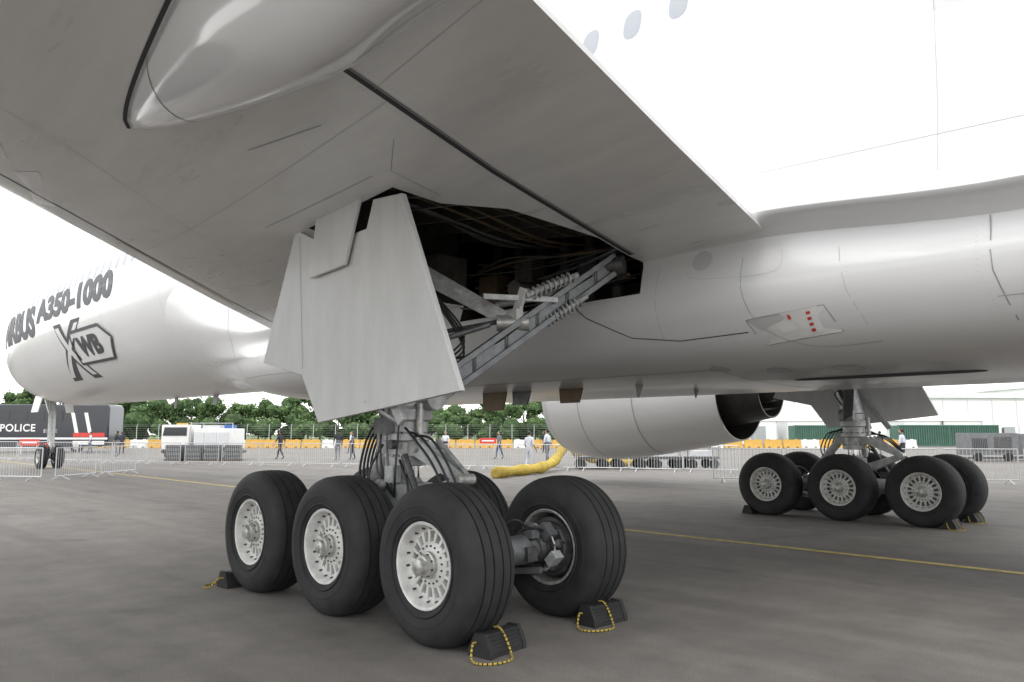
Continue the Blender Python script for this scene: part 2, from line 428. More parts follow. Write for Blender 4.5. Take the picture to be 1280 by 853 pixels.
for i in range(74):
    X=28.2-.635*i
    if 9.2<X<10.9 or -7.6<X<-6:continue
    for sd in('side','sideR'):
        patch([BF],ell(X,6.40,.165,.235,18,2.6),sd,'window_rim',.003,WN)
        patch([BF],ell(X,6.40,.125,.19,18,2.6),sd,'window_grey',.006,WN)
for X in(29.6,10.0,-6.8):
    ribbon(side([BF],close(ell(X,6.1,.55,1.0,28,5))),.012,'seam',.004,WN)
for k_ in range(3):
    X=35.3-.75*k_
    for sd in('side','sideR'):
        patch([BF],[(X,5.55),(X-.62,5.7),(X-.66,6.15),(X-.15,5.9)],sd,'glass_dark',.006,WN)
WN.obj('cabin_windows',AC,fix=False)

def text(s,w,h,x0,z0,k,bold=0,off2=.006,shear=0):
    c=bpy.data.curves.new('t','FONT');c.body=s;c.size=1;c.offset=bold;c.resolution_u=3;c.shear=shear
    o=bpy.data.objects.new('t',c);COL.objects.link(o);dg=bpy.context.evaluated_depsgraph_get();dg.update()
    me=bpy.data.meshes.new_from_object(o.evaluated_get(dg));bpy.data.objects.remove(o)
    xs=[v.co.x for v in me.vertices];ys=[v.co.y for v in me.vertices];x_0,x_1,y_0,y_1=min(xs),max(xs),min(ys),max(ys)
    bm=bmesh.new();bm.from_mesh(me)
    for i in range(1,14):
        y=y_0+(y_1-y_0)*i/14
        bmesh.ops.bisect_plane(bm,geom=bm.verts[:]+bm.edges[:]+bm.faces[:],plane_co=(0,y,0),plane_no=(0,1,0))
    for v in bm.verts:
        X=x0-(v.co.x-x_0)/(x_1-x_0)*w;Z=z0+(v.co.y-y_0)/(y_1-y_0)*h
        hh=cast([BF],(X,12,Z),(0,-1,0))
        v.co=hh[0]+hh[1]*off2 if hh else Vector((X,3,Z))
    me2=bpy.data.meshes.new(s);bm.to_mesh(me2);bm.free();me2.materials.append(M[k]);link('livery_lettering',me2,AC);return me2
text('AIRBUS',5.9,1.15,30.9,5.02,'livery_grey',.055,.012)
text('A350-1000',8.0,.84,24.8,5.42,'livery_grey',.055,.012)
text('X',3.9,1.75,23.8,3.42,'livery_grey',.055,.012,.35)
text('X',3.5,1.52,23.6,3.53,'aircraft_white',-.005,.02,.35)
bx=[(21.2,4.8),(18.4,4.8),(17.6,4.4),(18.3,3.85),(21.4,3.85),(21.2,4.8)]
patch([BF],bx[:-1],'side','aircraft_white',.028)
ribbon(side([BF],bx),.10,'livery_grey',.036)
text('WB',2.1,.58,20.8,4.03,'livery_grey',.05,.04)
SE.obj('panel_seams',AC,fix=False)

def canoe(Y,X0,X1,w,dp,name):
    rings=[];N=28;sl=(X1-X0);prev=4.4
    for i in range(N+1):
        s_=i/N;X=X0+sl*s_
        h=cast([BW],(X,Y,-1),(0,0,1));z=h[0].z if h else prev
        prev=z
        a=min(1,(s_/.34))**.62 if s_<.34 else 1
        b=1 if s_<.6 else max(0,1-((s_-.6)/.4)**2)
        ww=max(.004,w*a*b);dd=max(.004,dp*(min(1,s_/.45)**.8)*b)
        rings.append([(X,Y+ww*math.cos(2*math.pi*j/32),z+.02+(dd if math.sin(2*math.pi*j/32)<0 else .1*b)*math.sin(2*math.pi*j/32)) for j in range(32)])
    o=loft(rings,'gloss_grey').obj(name,AC,ang=50);link(name.replace('left','right'),mirror_mesh(o.data,'c'),AC);return o
for i,(Y,X0,X1,w,dp) in enumerate([(7.98,.18,-6.2,.42,.78),(13.2,-2.6,-8.0,.36,.6),(18.2,-5.2,-10.4,.32,.5),(23.5,-8.8,-13,.26,.4)]):
    c=canoe(Y,X0,X1,w,dp,'flap_track_fairing_left_%d'%(i+1))
    if i==0:
        Bc=bvh(c);S_=MB()
        hs=[];xx=-.9
        for j in range(41):
            a=math.pi*j/40
            o_=Vector((xx,Y+3*math.cos(a),4.1-3*math.sin(a)));h=cast([Bc],o_,Vector((xx,Y,4.1))-o_)
            if h:hs.append(h)
        ribbon(hs,.012,'seal_dark',.003,S_)
        hs=[]
        for j in range(30):
            s_=j/29*.5;X=X0+(X1-X0)*s_;ww=w*(min(1,s_/.34)**.62)+.02
            h=cast([BW],(X,Y+ww,-1),(0,0,1));
            if h:hs.append(h)
        ribbon(hs,.03,'seal_dark',.005,S_)
        S_.obj('flap_track_seams',AC,fix=False)

fin=MB();fin.prism([(-24,-.18,8.4),(-31.5,-.18,17.5),(-34.8,-.18,17.5),(-33.5,-.18,8.2)],(0,.36,0),'aircraft_white');fin.obj('fin',AC,bevel=.08)
hs=MB()
for s_ in(1,-1):hs.prism([(-28.5,1.2*s_,7.3),(-34.5,9.5*s_,8.2),(-36.5,9.5*s_,8.2),(-33.5,1.0*s_,7.3)],(0,0,.25),'aircraft_white')
hs.obj('tailplane',AC,bevel=.06)

def engine():
    b=MB()
    pr=[(4.3,1.02),(1.75,1.45),(1.45,1.6),(1.32,1.72),(1.28,1.80),(1.32,1.87),(1.6,1.97),(2.3,2.06),(3.3,2.06),(4.6,1.92),(6,1.70),(7.5,1.45),(7.5,1.41),(6.2,1.5),(4.6,1.5)]
    ks=['nozzle_dark','nozzle_dark','galv','galv','galv','galv']+['aircraft_white']*5+['nozzle_metal','nozzle_dark','nozzle_dark']
    b.lathe(pr,'aircraft_white',(0,0,0),(-1,0,0),64,cap=False,ks=ks)
    b.lathe([(4.6,1.5),(4.61,.2)],'nozzle_dark',(0,0,0),(-1,0,0),48)
    b.lathe([(4.6,1.15),(6.0,1.18),(7.4,1.0),(8.45,.80),(8.45,.76),(7.6,.8)],'nozzle_dark',(0,0,0),(-1,0,0),48,cap=False)
    b.lathe([(7.6,.8),(7.61,.4),(8.3,.36),(9.1,.08),(9.15,.0)],'nozzle_dark',(0,0,0),(-1,0,0),32,cap=False)
    b.lathe([(2.2,.02),(2.6,.35),(3.1,.5),(3.15,1.3)],'nozzle_dark',(0,0,0),(-1,0,0),32)
    return b.mesh('nacelle',50)
em=engine()
for y in(-10.5,10.5):
    link('engine_nacelle',em,AC,(12.5,y,2.83))
    sm=MB()
    for xx,r0 in((3.0,2.062),(4.95,1.875)):
        pts=[Vector((12.5-xx,y+r0*math.cos(2*math.pi*j/60),2.83+r0*math.sin(2*math.pi*j/60))) for j in range(61)]
        ribbon([(p,(p-Vector((12.5-xx,y,2.83))).normalized()) for p in pts],.025,'seam',.004,sm)
    sm.obj('nacelle_seams',AC,fix=False)
    p=MB();p.prism([(9.6,y-.25,4.7),(4.5,y-.25,5.2),(-.5,y-.25,4.9),(2.6,y-.25,4.4),(4.2,y-.25,3.9),(8.8,y-.25,4.3)],(0,.5,0),'aircraft_white');p.obj('pylon',AC,bevel=.12)

bd=MB()
for (x,y,l,h,k) in[(2.8,1.5,.55,.28,'bay_brown'),(2.2,1.5,.4,.2,'steel_dark'),(1.2,1.5,.45,.2,'bay_brown'),(.0,1.5,.12,.16,'seam'),(-.2,.4,.10,.14,'seam'),(16.5,0,.35,.3,'seam'),(19.5,0,.25,.35,'seam')]:
    zb=2.24 if x<6 else 2.76
    bd.prism([(x+l/2,y,zb+.03),(x-l/2,y,zb+.03),(x-l/2+.05,y+.03,zb-h),(x+l/2-.05,y+.03,zb-h)],(0,.03,0),k)
bd.obj('belly_doors_and_antennas',AC)

# ------------------------------------------------------------ gear bay contents
by=MB()
for i in range(7):
    x=-.9+.42*i;by.beam((x,2.6,3.25),(x,2.6,4.2),.06,.12,'bay_metal');
for i,x1 in enumerate((1.8,1.8,1.8,.9,.8)):
    y=3.1+.6*i;zt=4.05
    by.beam((-.9 if i<4 else -.4,y,zt-.12),(x1,y,zt+.25*x1/1.8),.05,.14,'bay_metal')
for i in range(16):
    z=3.3+R.random()*.7;y=2.5+R.random()*.5
    pts=[(1.85,y+R.uniform(-.1,.3),z),(1.0,y+R.uniform(-.1,.2),z+R.uniform(-.15,.15)),(0,y+R.uniform(-.1,.2),z+R.uniform(-.1,.1)),(-.95,y+R.uniform(0,.4),z+R.uniform(-.1,.1))]
    by.tube(cat(pts,6),R.choice([.010,.015,.022]),R.choice(['rubber_hose','bay_metal','bay_brown','steel_dark','strut_grey']))
for i in range(11):
    x=R.uniform(-.4,.75);z=4.0+.2*x*.6-R.uniform(0,.12)
    by.tube(cat([(x,2.7,z),(x+R.uniform(-.1,.1),3.6,z-R.uniform(0,.12)),(x+R.uniform(-.1,.1),4.7,z+.05),(x,5.8,z+.15)],6),R.choice([.010,.016]),R.choice(['rubber_hose','bay_metal','strut_grey','bay_brown']))
for (x,y,z,dx,dy,dz,k) in[(1.5,2.75,3.5,.35,.3,.5,'bay_brown'),(.9,2.7,3.75,.3,.25,.35,'bay_metal'),(.35,2.7,3.45,.4,.25,.25,'bay_brown'),(-.2,2.75,3.7,.3,.2,.3,'steel_dark'),(-.65,2.9,3.5,.25,.2,.22,'bay_metal'),(1.6,3.6,3.7,.35,.5,.4,'bay_metal')]:
    by.box((x,y,z),(dx,dy,dz),k)
by.cyl((.6,2.75,3.4),(.6,3.3,3.4),.11,'bay_metal');by.cyl((1.2,3.0,3.3),(-.2,2.9,3.35),.05,'gear_grey')
bo=by.obj('gear_bay_equipment',AC,bevel=.006)
link('gear_bay_equipment_right',mirror_mesh(bo.data,'bayR'),AC)

# ------------------------------------------------------------ wheel
def wheel_meshes():
    t=MB()
    half=[(.205,.335),(.235,.36),(.252,.42),(.254,.47),(.245,.53),(.222,.582),(.185,.613),(.150,.626)]
    gr=[(.140,.629),(.138,.616),(.126,.616),(.124,.631),(.056,.637),(.054,.623),(.040,.623),(.038,.637)]
    prof=half+gr;prof=prof+[(-a,r) for a,r in prof[::-1]]
    t.lathe([(a,r) for a,r in prof],'tyre',(0,0,0),(0,1,0),72,cap=False)
    for s_ in(1,-1):
        t.lathe([(s_*.246,.375),(s_*.258,.385),(s_*.251,.395)],'tyre',(0,0,0),(0,1,0),72,cap=False)
        t.lathe([(s_*.250,.455),(s_*.2575,.462),(s_*.2525,.472)],'tyre',(0,0,0),(0,1,0),72,cap=False)
    t.v=[(p[0],p[1],max(p[2],-.622)) for p in t.v];tm=t.mesh('tyre',28)
    w=MB()
    w.lathe([(.205,.335),(.222,.342),(.228,.335),(.222,.318),(.195,.305),(.165,.298),(.135,.285),(.125,.272)],'rim_white',(0,0,0),(0,1,0),64,cap=False)
    w.lathe([(.075,.285),(.075,.12)],'steel_dark',(0,0,0),(0,1,0),48,cap=False)
    w.lathe([(.125,.275),(.118,.258),(.08,.256)],'rim_white',(0,0,0),(0,1,0),64,cap=False)
    w.lathe([(.08,.185),(.128,.182),(.140,.165),(.145,.135),(.150,.11),(.165,.10)],'rim_white',(0,0,0),(0,1,0),48,cap=False)
    for i in range(18):
        a=2*math.pi*i/18;c,s_=math.cos(a),math.sin(a)
        w.beam((.172*c,.110,.172*s_),(.268*c,.106,.268*s_),.022,.06,'rim_white',.034,.05,up=(0,1,0))
        a=2*math.pi*(i+.5)/18;c,s_=math.cos(a),math.sin(a)
        w.cyl((.288*c,.13,.288*s_),(.288*c,.160,.288*s_),.010,'steel_dark',n=6)
        w.cyl((.145*c,.13,.145*s_),(.145*c,.152,.145*s_),.009,'steel_dark',n=6)
    w.lathe([(.13,.108),(.185,.104),(.19,.088),(.235,.080),(.24,.062),(.275,.058),(.285,.04),(.287,.0)],'hub_metal',(0,0,0),(0,1,0),32,cap=False)
    for i in range(8):
        a=2*math.pi*i/8;c,s_=math.cos(a),math.sin(a);w.cyl((.085*c,.185,.085*s_),(.085*c,.205,.085*s_),.010,'steel_dark',n=6)
    w.beam((0,.262,-.075),(0,.262,.075),.03,.035,'hub_metal',up=(0,1,0))
    w.lathe([(-.205,.335),(-.222,.342),(-.226,.333),(-.215,.315),(-.15,.300),(-.02,.292)],'hub_metal',(0,0,0),(0,1,0),64,cap=False)
    w.lathe([(-.05,.29),(-.13,.27),(-.17,.262),(-.172,.23),(-.13,.22)],'steel_dark',(0,0,0),(0,1,0),48,cap=False)
    w.lathe([(-.06,.235),(-.20,.232),(-.225,.215),(-.225,.12),(-.28,.115),(-.30,.13),(-.34,.125),(-.35,.10),(-.40,.10)],'steel_dark',(0,0,0),(0,1,0),40,cap=False)
    for i in range(9):
        a=2*math.pi*i/9+.2;c,s_=math.cos(a),math.sin(a)
        w.lathe([(0,.042),(.05,.042),(.055,.032),(.10,.030),(.11,.014)],'steel_dark' if i%2 else 'strut_grey',(.172*c,-.21,.172*s_),(0,-1,0),14)
        w.beam((.12*c,-.25,.12*s_),(.225*c,-.235,.225*s_),.03,.05,'steel_dark',up=(0,1,0))
        w.tube(cat([(.172*c,-.31,.172*s_),(.21*c,-.34,.21*s_),(.2*math.cos(a+.4),-.33,.2*math.sin(a+.4)),(.172*math.cos(a+.7),-.30,.172*math.sin(a+.7))],4),.008,'hub_metal',n=6)
    for (x,z,sx,sz,k) in((0,.19,.15,.08,'strut_grey'),(.18,.04,.09,.14,'strut_grey'),(-.17,-.08,.09,.12,'steel_dark'),(.08,-.18,.12,.08,'gear_grey')):
        w.box((x,-.32,z),(sx,.11,sz),k)
    w.tube(cat([(.0,-.36,.2),(.1,-.42,.16),(.12,-.42,0),(.02,-.40,-.12)],6),.014,'rubber_hose')
    w.tube(cat([(.18,-.36,.05),(.2,-.46,.08),(.1,-.52,.14),(.0,-.56,.12)],6),.012,'rubber_hose')
    return tm,w.mesh('wheel_rim',40)
TM,WM=wheel_meshes()

def hoses(b,pts,r,k='rubber_hose'):b.tube(cat(pts,7),r,k,n=8)
def coil(b,p,q,r,wr,turns,k):
    p=Vector(p);q=Vector(q);d,x,y=b.frame(p,q);N=turns*12;L=(q-p).length
    b.tube([p+d*L*i/N+x*r*math.cos(2*math.pi*i/12)+y*r*math.sin(2*math.pi*i/12) for i in range(N+1)],wr,k,n=6)
def build_leg():
    b=MB();Z=.61
    b.lathe([(-1.5,.09),(-1.44,.115),(-1.2,.12)],'steel_dark',(0,0,Z),(1,0,0),24)
    b.lathe([(-1.2,.125),(-.3,.145),(-.22,.19),(.22,.19),(.3,.145),(1.42,.13),(1.5,.10)],'gear_grey',(0,0,Z),(1,0,0),24)
    for x in(-1.42,0,1.42):
        b.cyl((x,-.62,Z),(x,.62,Z),.075,'steel_dark');b.lathe([(-.2,.10),(-.17,.125),(.17,.125),(.2,.10)],'strut_grey',(x,0,Z),(0,1,0),20)
        for s_ in(1,-1):
            b.cyl((x,.2*s_,Z),(x,.36*s_,Z),.09,'steel_dark',.12)
            b.beam((x-.08,.33*s_,Z-.18),(x+.75 if x<1 else x-.75,.12*s_,Z-.28),.05,.05,'strut_grey')
            b.box((x-.02,.26*s_,Z+.13),(.12,.10,.07),'strut_grey');b.box((x-.13,.14*s_,Z-.02),(.06,.12,.12),'steel_dark')
            hoses(b,[(x+.05,.3*s_,Z+.16),(x+.1,.2*s_,Z+.24),(x+.22,.12*s_,Z+.18),(x+.4 if x<1 else x-.4,.1*s_,Z+.14)],.012)
    for s_ in(1,-1):
        b.prism([(-.17,.13*s_,.50),(.17,.13*s_,.50),(.2,.13*s_,.75),(.13,.13*s_,1.12),(-.13,.13*s_,1.12),(-.2,.13*s_,.75)],(0,.09*s_,0),'gear_grey')
        b.cyl((0,.2*s_,Z),(0,.27*s_,Z),.10,'hub_metal')
    b.lathe([(.96,.17),(1.04,.19),(1.12,.19),(1.14,.15),(1.18,.13)],'gear_grey',(0,0,0),(0,0,1),28)
    b.cyl((0,0,1.13),(0,0,1.32),.125,'chrome',n=28)
    b.lathe([(1.29,.16),(1.30,.215),(1.38,.215),(1.40,.19),(1.52,.188),(1.54,.235),(1.60,.235),(1.62,.20),(1.72,.20),(1.74,.24),(1.84,.245),(1.87,.21),(1.98,.205)],'gear_grey',(0,0,0),(0,0,1),32)
    b.cyl((0,0,1.95),(.42,.1,3.7),.20,'gear_grey',.17,n=28)
    for i in range(14):
        a=2*math.pi*i/14;c,s_=math.cos(a),math.sin(a);b.cyl((.225*c,.225*s_,1.38),(.225*c,.225*s_,1.41),.014,'hub_metal',n=6);b.cyl((.228*c,.228*s_,1.60),(.228*c,.228*s_,1.625),.011,'steel_dark',n=6)
    b.box((-.26,0,1.46),(.2,.24,.14),'gear_grey');b.box((.26,.02,1.50),(.18,.2,.2),'gear_grey');b.box((.05,.24,1.68),(.2,.12,.16),'strut_grey')
    b.box((-.08,.23,1.22),(.13,.1,.16),'gear_grey');b.box((-.24,0,.98),(.16,.22,.12),'gear_grey');b.box((.10,.24,1.0),(.1,.08,.2),'strut_grey')
    b.cyl((.02,.27,1.12),(.02,.33,1.12),.05,'hub_metal');b.cyl((-.12,.23,1.5),(-.12,.30,1.5),.045,'steel_dark')
    for s_ in(1,-1):
        b.beam((-.30,.12*s_,1.48),(-.84,.04*s_,1.20),.05,.17,'gear_grey',.045,.09)
        b.beam((-.84,.04*s_,1.18),(-.30,.12*s_,.96),.045,.09,'gear_grey',.05,.16)
    b.beam((-.45,.09,1.40),(-.45,-.09,1.40),.05,.10,'gear_grey');b.beam((-.5,.09,1.05),(-.5,-.09,1.05),.05,.10,'gear_grey')
    b.cyl((-.86,-.10,1.19),(-.86,.10,1.19),.05,'hub_metal');b.cyl((-.31,-.18,1.47),(-.31,.18,1.47),.045,'hub_metal');b.cyl((-.31,-.18,.97),(-.31,.18,.97),.045,'hub_metal')
    b.cyl((.28,.0,1.46),(.62,.0,1.08),.075,'gear_grey');b.cyl((.6,0,1.10),(.95,0,.74),.04,'chrome');b.box((.95,0,.72),(.14,.2,.12),'gear_grey')
    b.cyl((-.22,.2,1.40),(-.55,.2,.82),.035,'steel_dark');b.cyl((-.26,.05,1.9),(-.26,.05,1.55),.035,'hub_metal')
    for i in range(5):
        y0=.16-.07*i
        hoses(b,[(.18,y0,1.78-.03*i),(.36+.03*i,y0+.05,1.60),(.48+.04*i,y0+.06,1.30),(.50+.02*i,y0+.06,1.02),(.62+.08*i,y0,.80)],.013)
    for i in range(3):
        y0=.18-.05*i
        hoses(b,[(-.2,y0,1.66-.04*i),(-.40-.06*i,y0+.05,1.56),(-.66-.05*i,y0+.06,1.36),(-.88-.03*i,y0+.05,1.08),(-1.0,y0,.85-.01*i)],.012)
    hoses(b,[(-.15,.2,1.35),(-.35,.26,1.15),(-.38,.26,.95),(-.30,.24,.8)],.014);hoses(b,[(.1,.22,1.5),(.2,.30,1.25),(.18,.30,1.0),(.3,.2,.8)],.012)
    for i in range(4):
        a=-.6+.5*i;hoses(b,[(.24*math.sin(a),.24*math.cos(a),1.95),(.26*math.sin(a),.27*math.cos(a),1.6),(.22*math.sin(a)-.05,.27,1.25),(-.1,.22,1.0)],.010,'steel_dark' if i%2 else 'rubber_hose')
    b.box((-.5,.17,.82),(.22,.1,.1),'strut_grey');b.box((.55,.17,.80),(.25,.1,.1),'gear_grey')
    return b
leg=build_leg().mesh('shock_strut_and_bogie')
b=MB();o_=Vector((0,-5.37,0))
def W(*p):return Vector(p)+o_
lug=W(-.1,5.2,1.95);E1=W(-.98,3.35,3.44)
b.beam(lug+Vector((0,0,-.10)),E1+Vector((0,0,-.10)),.16,.06,'strut_grey');b.beam(lug+Vector((0,0,.12)),E1+Vector((0,0,.10)),.16,.06,'strut_grey')
b.beam(lug,E1,.05,.22,'strut_grey')
for i in range(6):
    q=lug.lerp(E1,(i+.5)/6);b.beam(q+Vector((0,0,-.10)),q+Vector((0,0,.10)),.14,.025,'strut_grey',up=(1,0,0))
b.cyl(E1+Vector((-.12,-.05,0)),E1+Vector((.12,.05,0)),.10,'steel_dark');b.cyl(lug+Vector((-.14,0,0)),lug+Vector((.14,0,0)),.12,'gear_grey')
b.cyl(lug+Vector((0,.02,.0)),W(0,5.37,2.1),.10,'gear_grey')
kn=lug.lerp(E1,.5)+Vector((.08,.1,.05))
U1=W(.42,5.0,3.36)
for s_ in(1,-1):
    q=Vector((.075*s_,.075*s_,0));b.beam(U1+q,kn+q*.5,.04,.09,'gear_grey')
for i in range(5):
    a=U1.lerp(kn,(i+.3)/5.2);b.beam(a+Vector((.07,.07,0)),a+Vector((-.07,-.07,0)),.03,.07,'gear_grey')
b.cyl(kn+Vector((-.12,-.12,0)),kn+Vector((.12,.12,0)),.085,'hub_metal');b.box(kn+Vector((0,0,.08)),(.2,.1,.12),'rim_white')
b.beam(kn,W(-.6,4.35,3.1),.05,.09,'rim_white');b.beam(W(-.35,4.7,3.0),W(-.75,4.0,3.0),.04,.06,'gear_grey')
b.cyl(W(-.62,4.35,3.02),W(-.86,3.8,3.28),.035,'gear_grey');coil(b,W(-.62,4.3,3.03),W(-.84,3.86,3.26),.06,.012,9,'gear_grey')
b.cyl(W(-.6,4.1,2.72),W(-.95,3.75,3.05),.03,'gear_grey');coil(b,W(-.63,4.08,2.75),W(-.88,3.8,3.0),.055,.012,9,'gear_grey')
b.cyl(W(.1,5.1,2.5),W(-.35,4.6,2.72),.03,'strut_grey');b.cyl(W(.3,5.0,2.62),W(-.45,4.4,2.78),.025,'steel_dark')
for i in range(4):
    j=.03*i;hoses(b,[W(.3,5.2,3.3-j),W(.05,4.9,2.95-j),W(-.12,4.75,2.6-j*2),W(-.1,5.1,2.3-j)],.011)
hoses(b,[W(-.4,4.4,2.6),W(-.2,4.6,2.42),W(0,4.9,2.35),W(.0,5.3,2.1)],.014);hoses(b,[W(-.9,3.6,3.3),W(-.7,4.1,2.95),W(-.4,4.6,2.5),W(-.1,5.1,2.15)],.012)
brace=b.mesh('side_stay')
d=MB()
def tilt(x,z,y=6.0):return Vector((x-.03,y-5.37,z))
main=[(1.19,3.74),(1.80,2.37),(.97,2.19),(.63,1.71),(-.49,1.83),(-1.47,1.94),(-.66,3.72),(-.22,3.76),(-.12,3.50),(.62,3.48)]
th=Vector((0,-.055,0))
d.prism([tilt(*p) for p in main],th,'door_grey')
pan=[(.66,3.92),(-.14,3.92),(.14,3.19),(.78,3.15)]
d.prism([tilt(x,z,6.06) for x,z in pan],Vector((0,-.035,0)),'door_grey')
for p in[(1.2,3.3),(.6,2.9),(0,2.5),(-.4,3.3)]:
    d.beam(tilt(p[0],p[1])+Vector((0,-.1,0)),tilt(p[0]-.6,p[1]-.8)+Vector((0,-.1,0)),.05,.1,'gear_grey')
d.beam(tilt(.2,2.3)+Vector((0,-.05,0)),Vector((.05,.2,2.3)),.06,.08,'gear_grey');d.beam(tilt(.0,3.1)+Vector((0,-.05,0)),Vector((.2,.2,3.1)),.06,.08,'gear_grey')
d.beam(tilt(-.1,1.9)+Vector((0,-.03,0)),tilt(-.25,1.70)+Vector((0,-.3,0)),.16,.03,'gear_grey')
def dl(p,q,w=.005,k='seam',rv=True,dr=.05):
    p=tilt(*p)+Vector((0,.003,0));q=tilt(*q)+Vector((0,.003,0));t=(q-p).normalized();s_=Vector((t.z,0,-t.x))
    if w:d.add([p-s_*w/2,q-s_*w/2,q+s_*w/2,p+s_*w/2],[(0,1,2,3)],k)
    if rv:
        N=int((q-p).length/dr)
        for i in range(N+1):
            c=p.lerp(q,i/N)+s_*.03;d.add([c+Vector((math.cos(a)*.004,0,math.sin(a)*.004)) for a in(0,1.047,2.094,3.14,4.19,5.24)],[(0,1,2,3,4,5)],'seam_faint')
dl((1.1,3.66),(.95,2.26));dl((.60,1.78),(-1.36,2.0),0);dl((-.62,3.6),(-1.36,2.02),0);dl((.66,1.80),(.98,2.26),0);dl((1.7,2.40),(1.14,3.66),0);dl((1.0,2.26),(1.68,2.40),0)
dl((.5,3.3),(-.7,3.2),0,dr=.08);dl((.6,2.7),(-.95,2.65),0,dr=.08)
door=d.mesh('leg_door',30)
def main_gear(y,sgn,dx,dy,sc_,ht):
    root=empty('main_landing_gear',(0,y,0))
    for nm,me,bv in(('shock_strut_and_bogie',leg,.006),('side_stay',brace,.005),('leg_door',door,.008)):
        m=me if sgn>0 else mirror_mesh(me,nm+'_m')
        o=link(nm,m,root,(dx,dy,0) if nm.startswith('shock') else (0,0,0))
        if bv:
            bb=o.modifiers.new('Bevel','BEVEL');bb.width=bv;bb.segments=2;bb.limit_method='ANGLE';bb.angle_limit=math.radians(50)
    i=0
    for x in(-1.42,0,1.42):
        for s_ in(1,-1):
            i+=1;ry=R.uniform(0,6.28)
            a=link('tyre_%d'%i,TM,root,(x+dx,ht*s_+dy,.622*sc_),(0,0,0 if s_>0 else math.pi));a.scale=(sc_,)*3
            a=link('wheel_%d'%i,WM,root,(x+dx,ht*s_+dy,.622*sc_),(0,ry,0) if s_>0 else (0,ry,math.pi));a.scale=(sc_,)*3
    return root
main_gear(5.37,1,.13,-.10,.97,.70);main_gear(-5.37,-1,-.14,0,.97,.70)
ng=empty('nose_landing_gear',(33.9,0,0));b=MB()
b.cyl((0,0,.55),(0,0,1.3),.09,'chrome');b.cyl((0,0,1.2),(.1,0,3.3),.15,'gear_grey');b.cyl((0,-.35,.52),(0,.35,.52),.07,'gear_grey');b.beam((0,0,2.2),(1.3,0,3.2),.12,.12,'gear_grey')
b.beam((-.15,0,1.3),(-.45,0,1.0),.12,.06,'gear_grey');b.beam((-.45,0,1.0),(-.12,0,.7),.12,.06,'gear_grey');b.box((.2,0,1.7),(.15,.5,.18),'hub_metal')
for s_ in(1,-1):
    b.prism([(-.6,.55*s_,3.3),(.7,.55*s_,3.3),(.6,.7*s_,2.55),(-.5,.7*s_,2.55)],(0,.04*s_,0),'aircraft_white')
b.obj('strut',ng)
for i,s_ in enumerate((1,-1)):
    for nm,me in(('tyre',TM),('wheel',WM)):
        o=link('%s_%d'%(nm,i+1),me,ng,(0,.33*s_,.52),(0,0,0 if s_>0 else math.pi));o.scale=(.83,.7,.83)

# ------------------------------------------------------------ chocks
cb=MB()
pf=[(-.11,0),(-.105,.05),(-.05,.165),(.05,.165),(.105,.05),(.11,0)]
L=.21
for i,(y0,y1,s_) in enumerate([(-L,-L+.04,1.0),(-L+.04,L-.04,.94),(L-.04,L,1.0)]):
    cb.prism([(x*s_,y0,z*s_) for x,z in pf],(0,y1-y0,0),'chock_rubber')
for j in range(5):
    z=.03+.028*j;x=.107-.045*(z/.155)*1.1
    for sx in(1,-1):cb.beam((sx*x,-L+.03,z),(sx*x,L-.03,z),.012,.010,'chock_rubber')
CM=cb.mesh('chock_block')
def rope(pts):
    b=MB();P=cat(pts,22);b.tube(P,.008,'rope_yellow',n=6,ks=['rope_yellow','rope_yellow','rope_yellow','rope_yellow','rope_black','rope_black']);return b
def chock(x,y,rz,side_=1):
    e=empty('wheel_chock',(x,y,.002),rz);link('block',CM,e)
    r=rope([(0.03,(L+.004)*side_,.10),(.02,(L+.05)*side_,.10),(-.03,(L+.12)*side_,.02),(-.12,(L+.14)*side_,.010),(-.21,(L+.06)*side_,.010),(-.23,(L-.08)*side_,.010),(-.16,(L-.17)*side_,.02),(-.085,(L-.2)*side_,.11),(-.03,(L-.2)*side_,.172),(.03,(L-.20)*side_,.174)])
    r.obj('rope',e)
chock(-1.76,5.84,.12);chock(-1.76,4.60,-.06);chock(1.98,6.05,3.2,-1);chock(1.98,4.6,3.1)
chock(-1.95,-4.68,.05);chock(-1.95,-6.05,-.05);chock(1.68,-4.65,3.1)

# ------------------------------------------------------------ crowd barriers
bb=MB()
Wd=2.2;Ht=1.1
for p,q in(((-Wd/2,0,.14),(Wd/2,0,.14)),((-Wd/2,0,Ht),(Wd/2,0,Ht)),((-Wd/2,0,.14),(-Wd/2,0,Ht)),((Wd/2,0,.14),(Wd/2,0,Ht))):bb.cyl(p,q,.021,'galv',n=6)
for i in range(1,19):
    x=-Wd/2+Wd*i/19;bb.cyl((x,0,.14),(x,0,Ht),.008,'galv',n=4)
for sx in(-1,1):
    bb.tube([(sx*.8,-.32,.0),(sx*.8,-.28,.03),(sx*.8,0,.14),(sx*.8,.28,.03),(sx*.8,.32,0)],.018,'galv',n=5)
BM=bb.mesh('barrier_frame')
def barrier(e,n,r):
    x=empty('crowd_barrier',site(e,n),RZ+r);link('frame',BM,x)
def brow(p,q,skip=()):
    p=Vector((*p,0));q=Vector((*q,0));N=max(1,round((q-p).length/2.3));a=math.atan2(q.y-p.y,q.x-p.x)
    for i in range(N):
        if i in skip:continue
        c=p.lerp(q,(i+.5)/N);barrier(c.x+R.uniform(-.04,.04),c.y+R.uniform(-.12,.12),a+R.uniform(-.05,.05))
brow((-26,43),(-1.5,34.5));brow((-1.5,34.5),(9.2,31));brow((6.5,25.5),(21,23.8))
brow((-20.5,27),(-15.9,26.2));brow((-15.7,26.4),(-15.2,31));brow((-42,47),(-27,45))

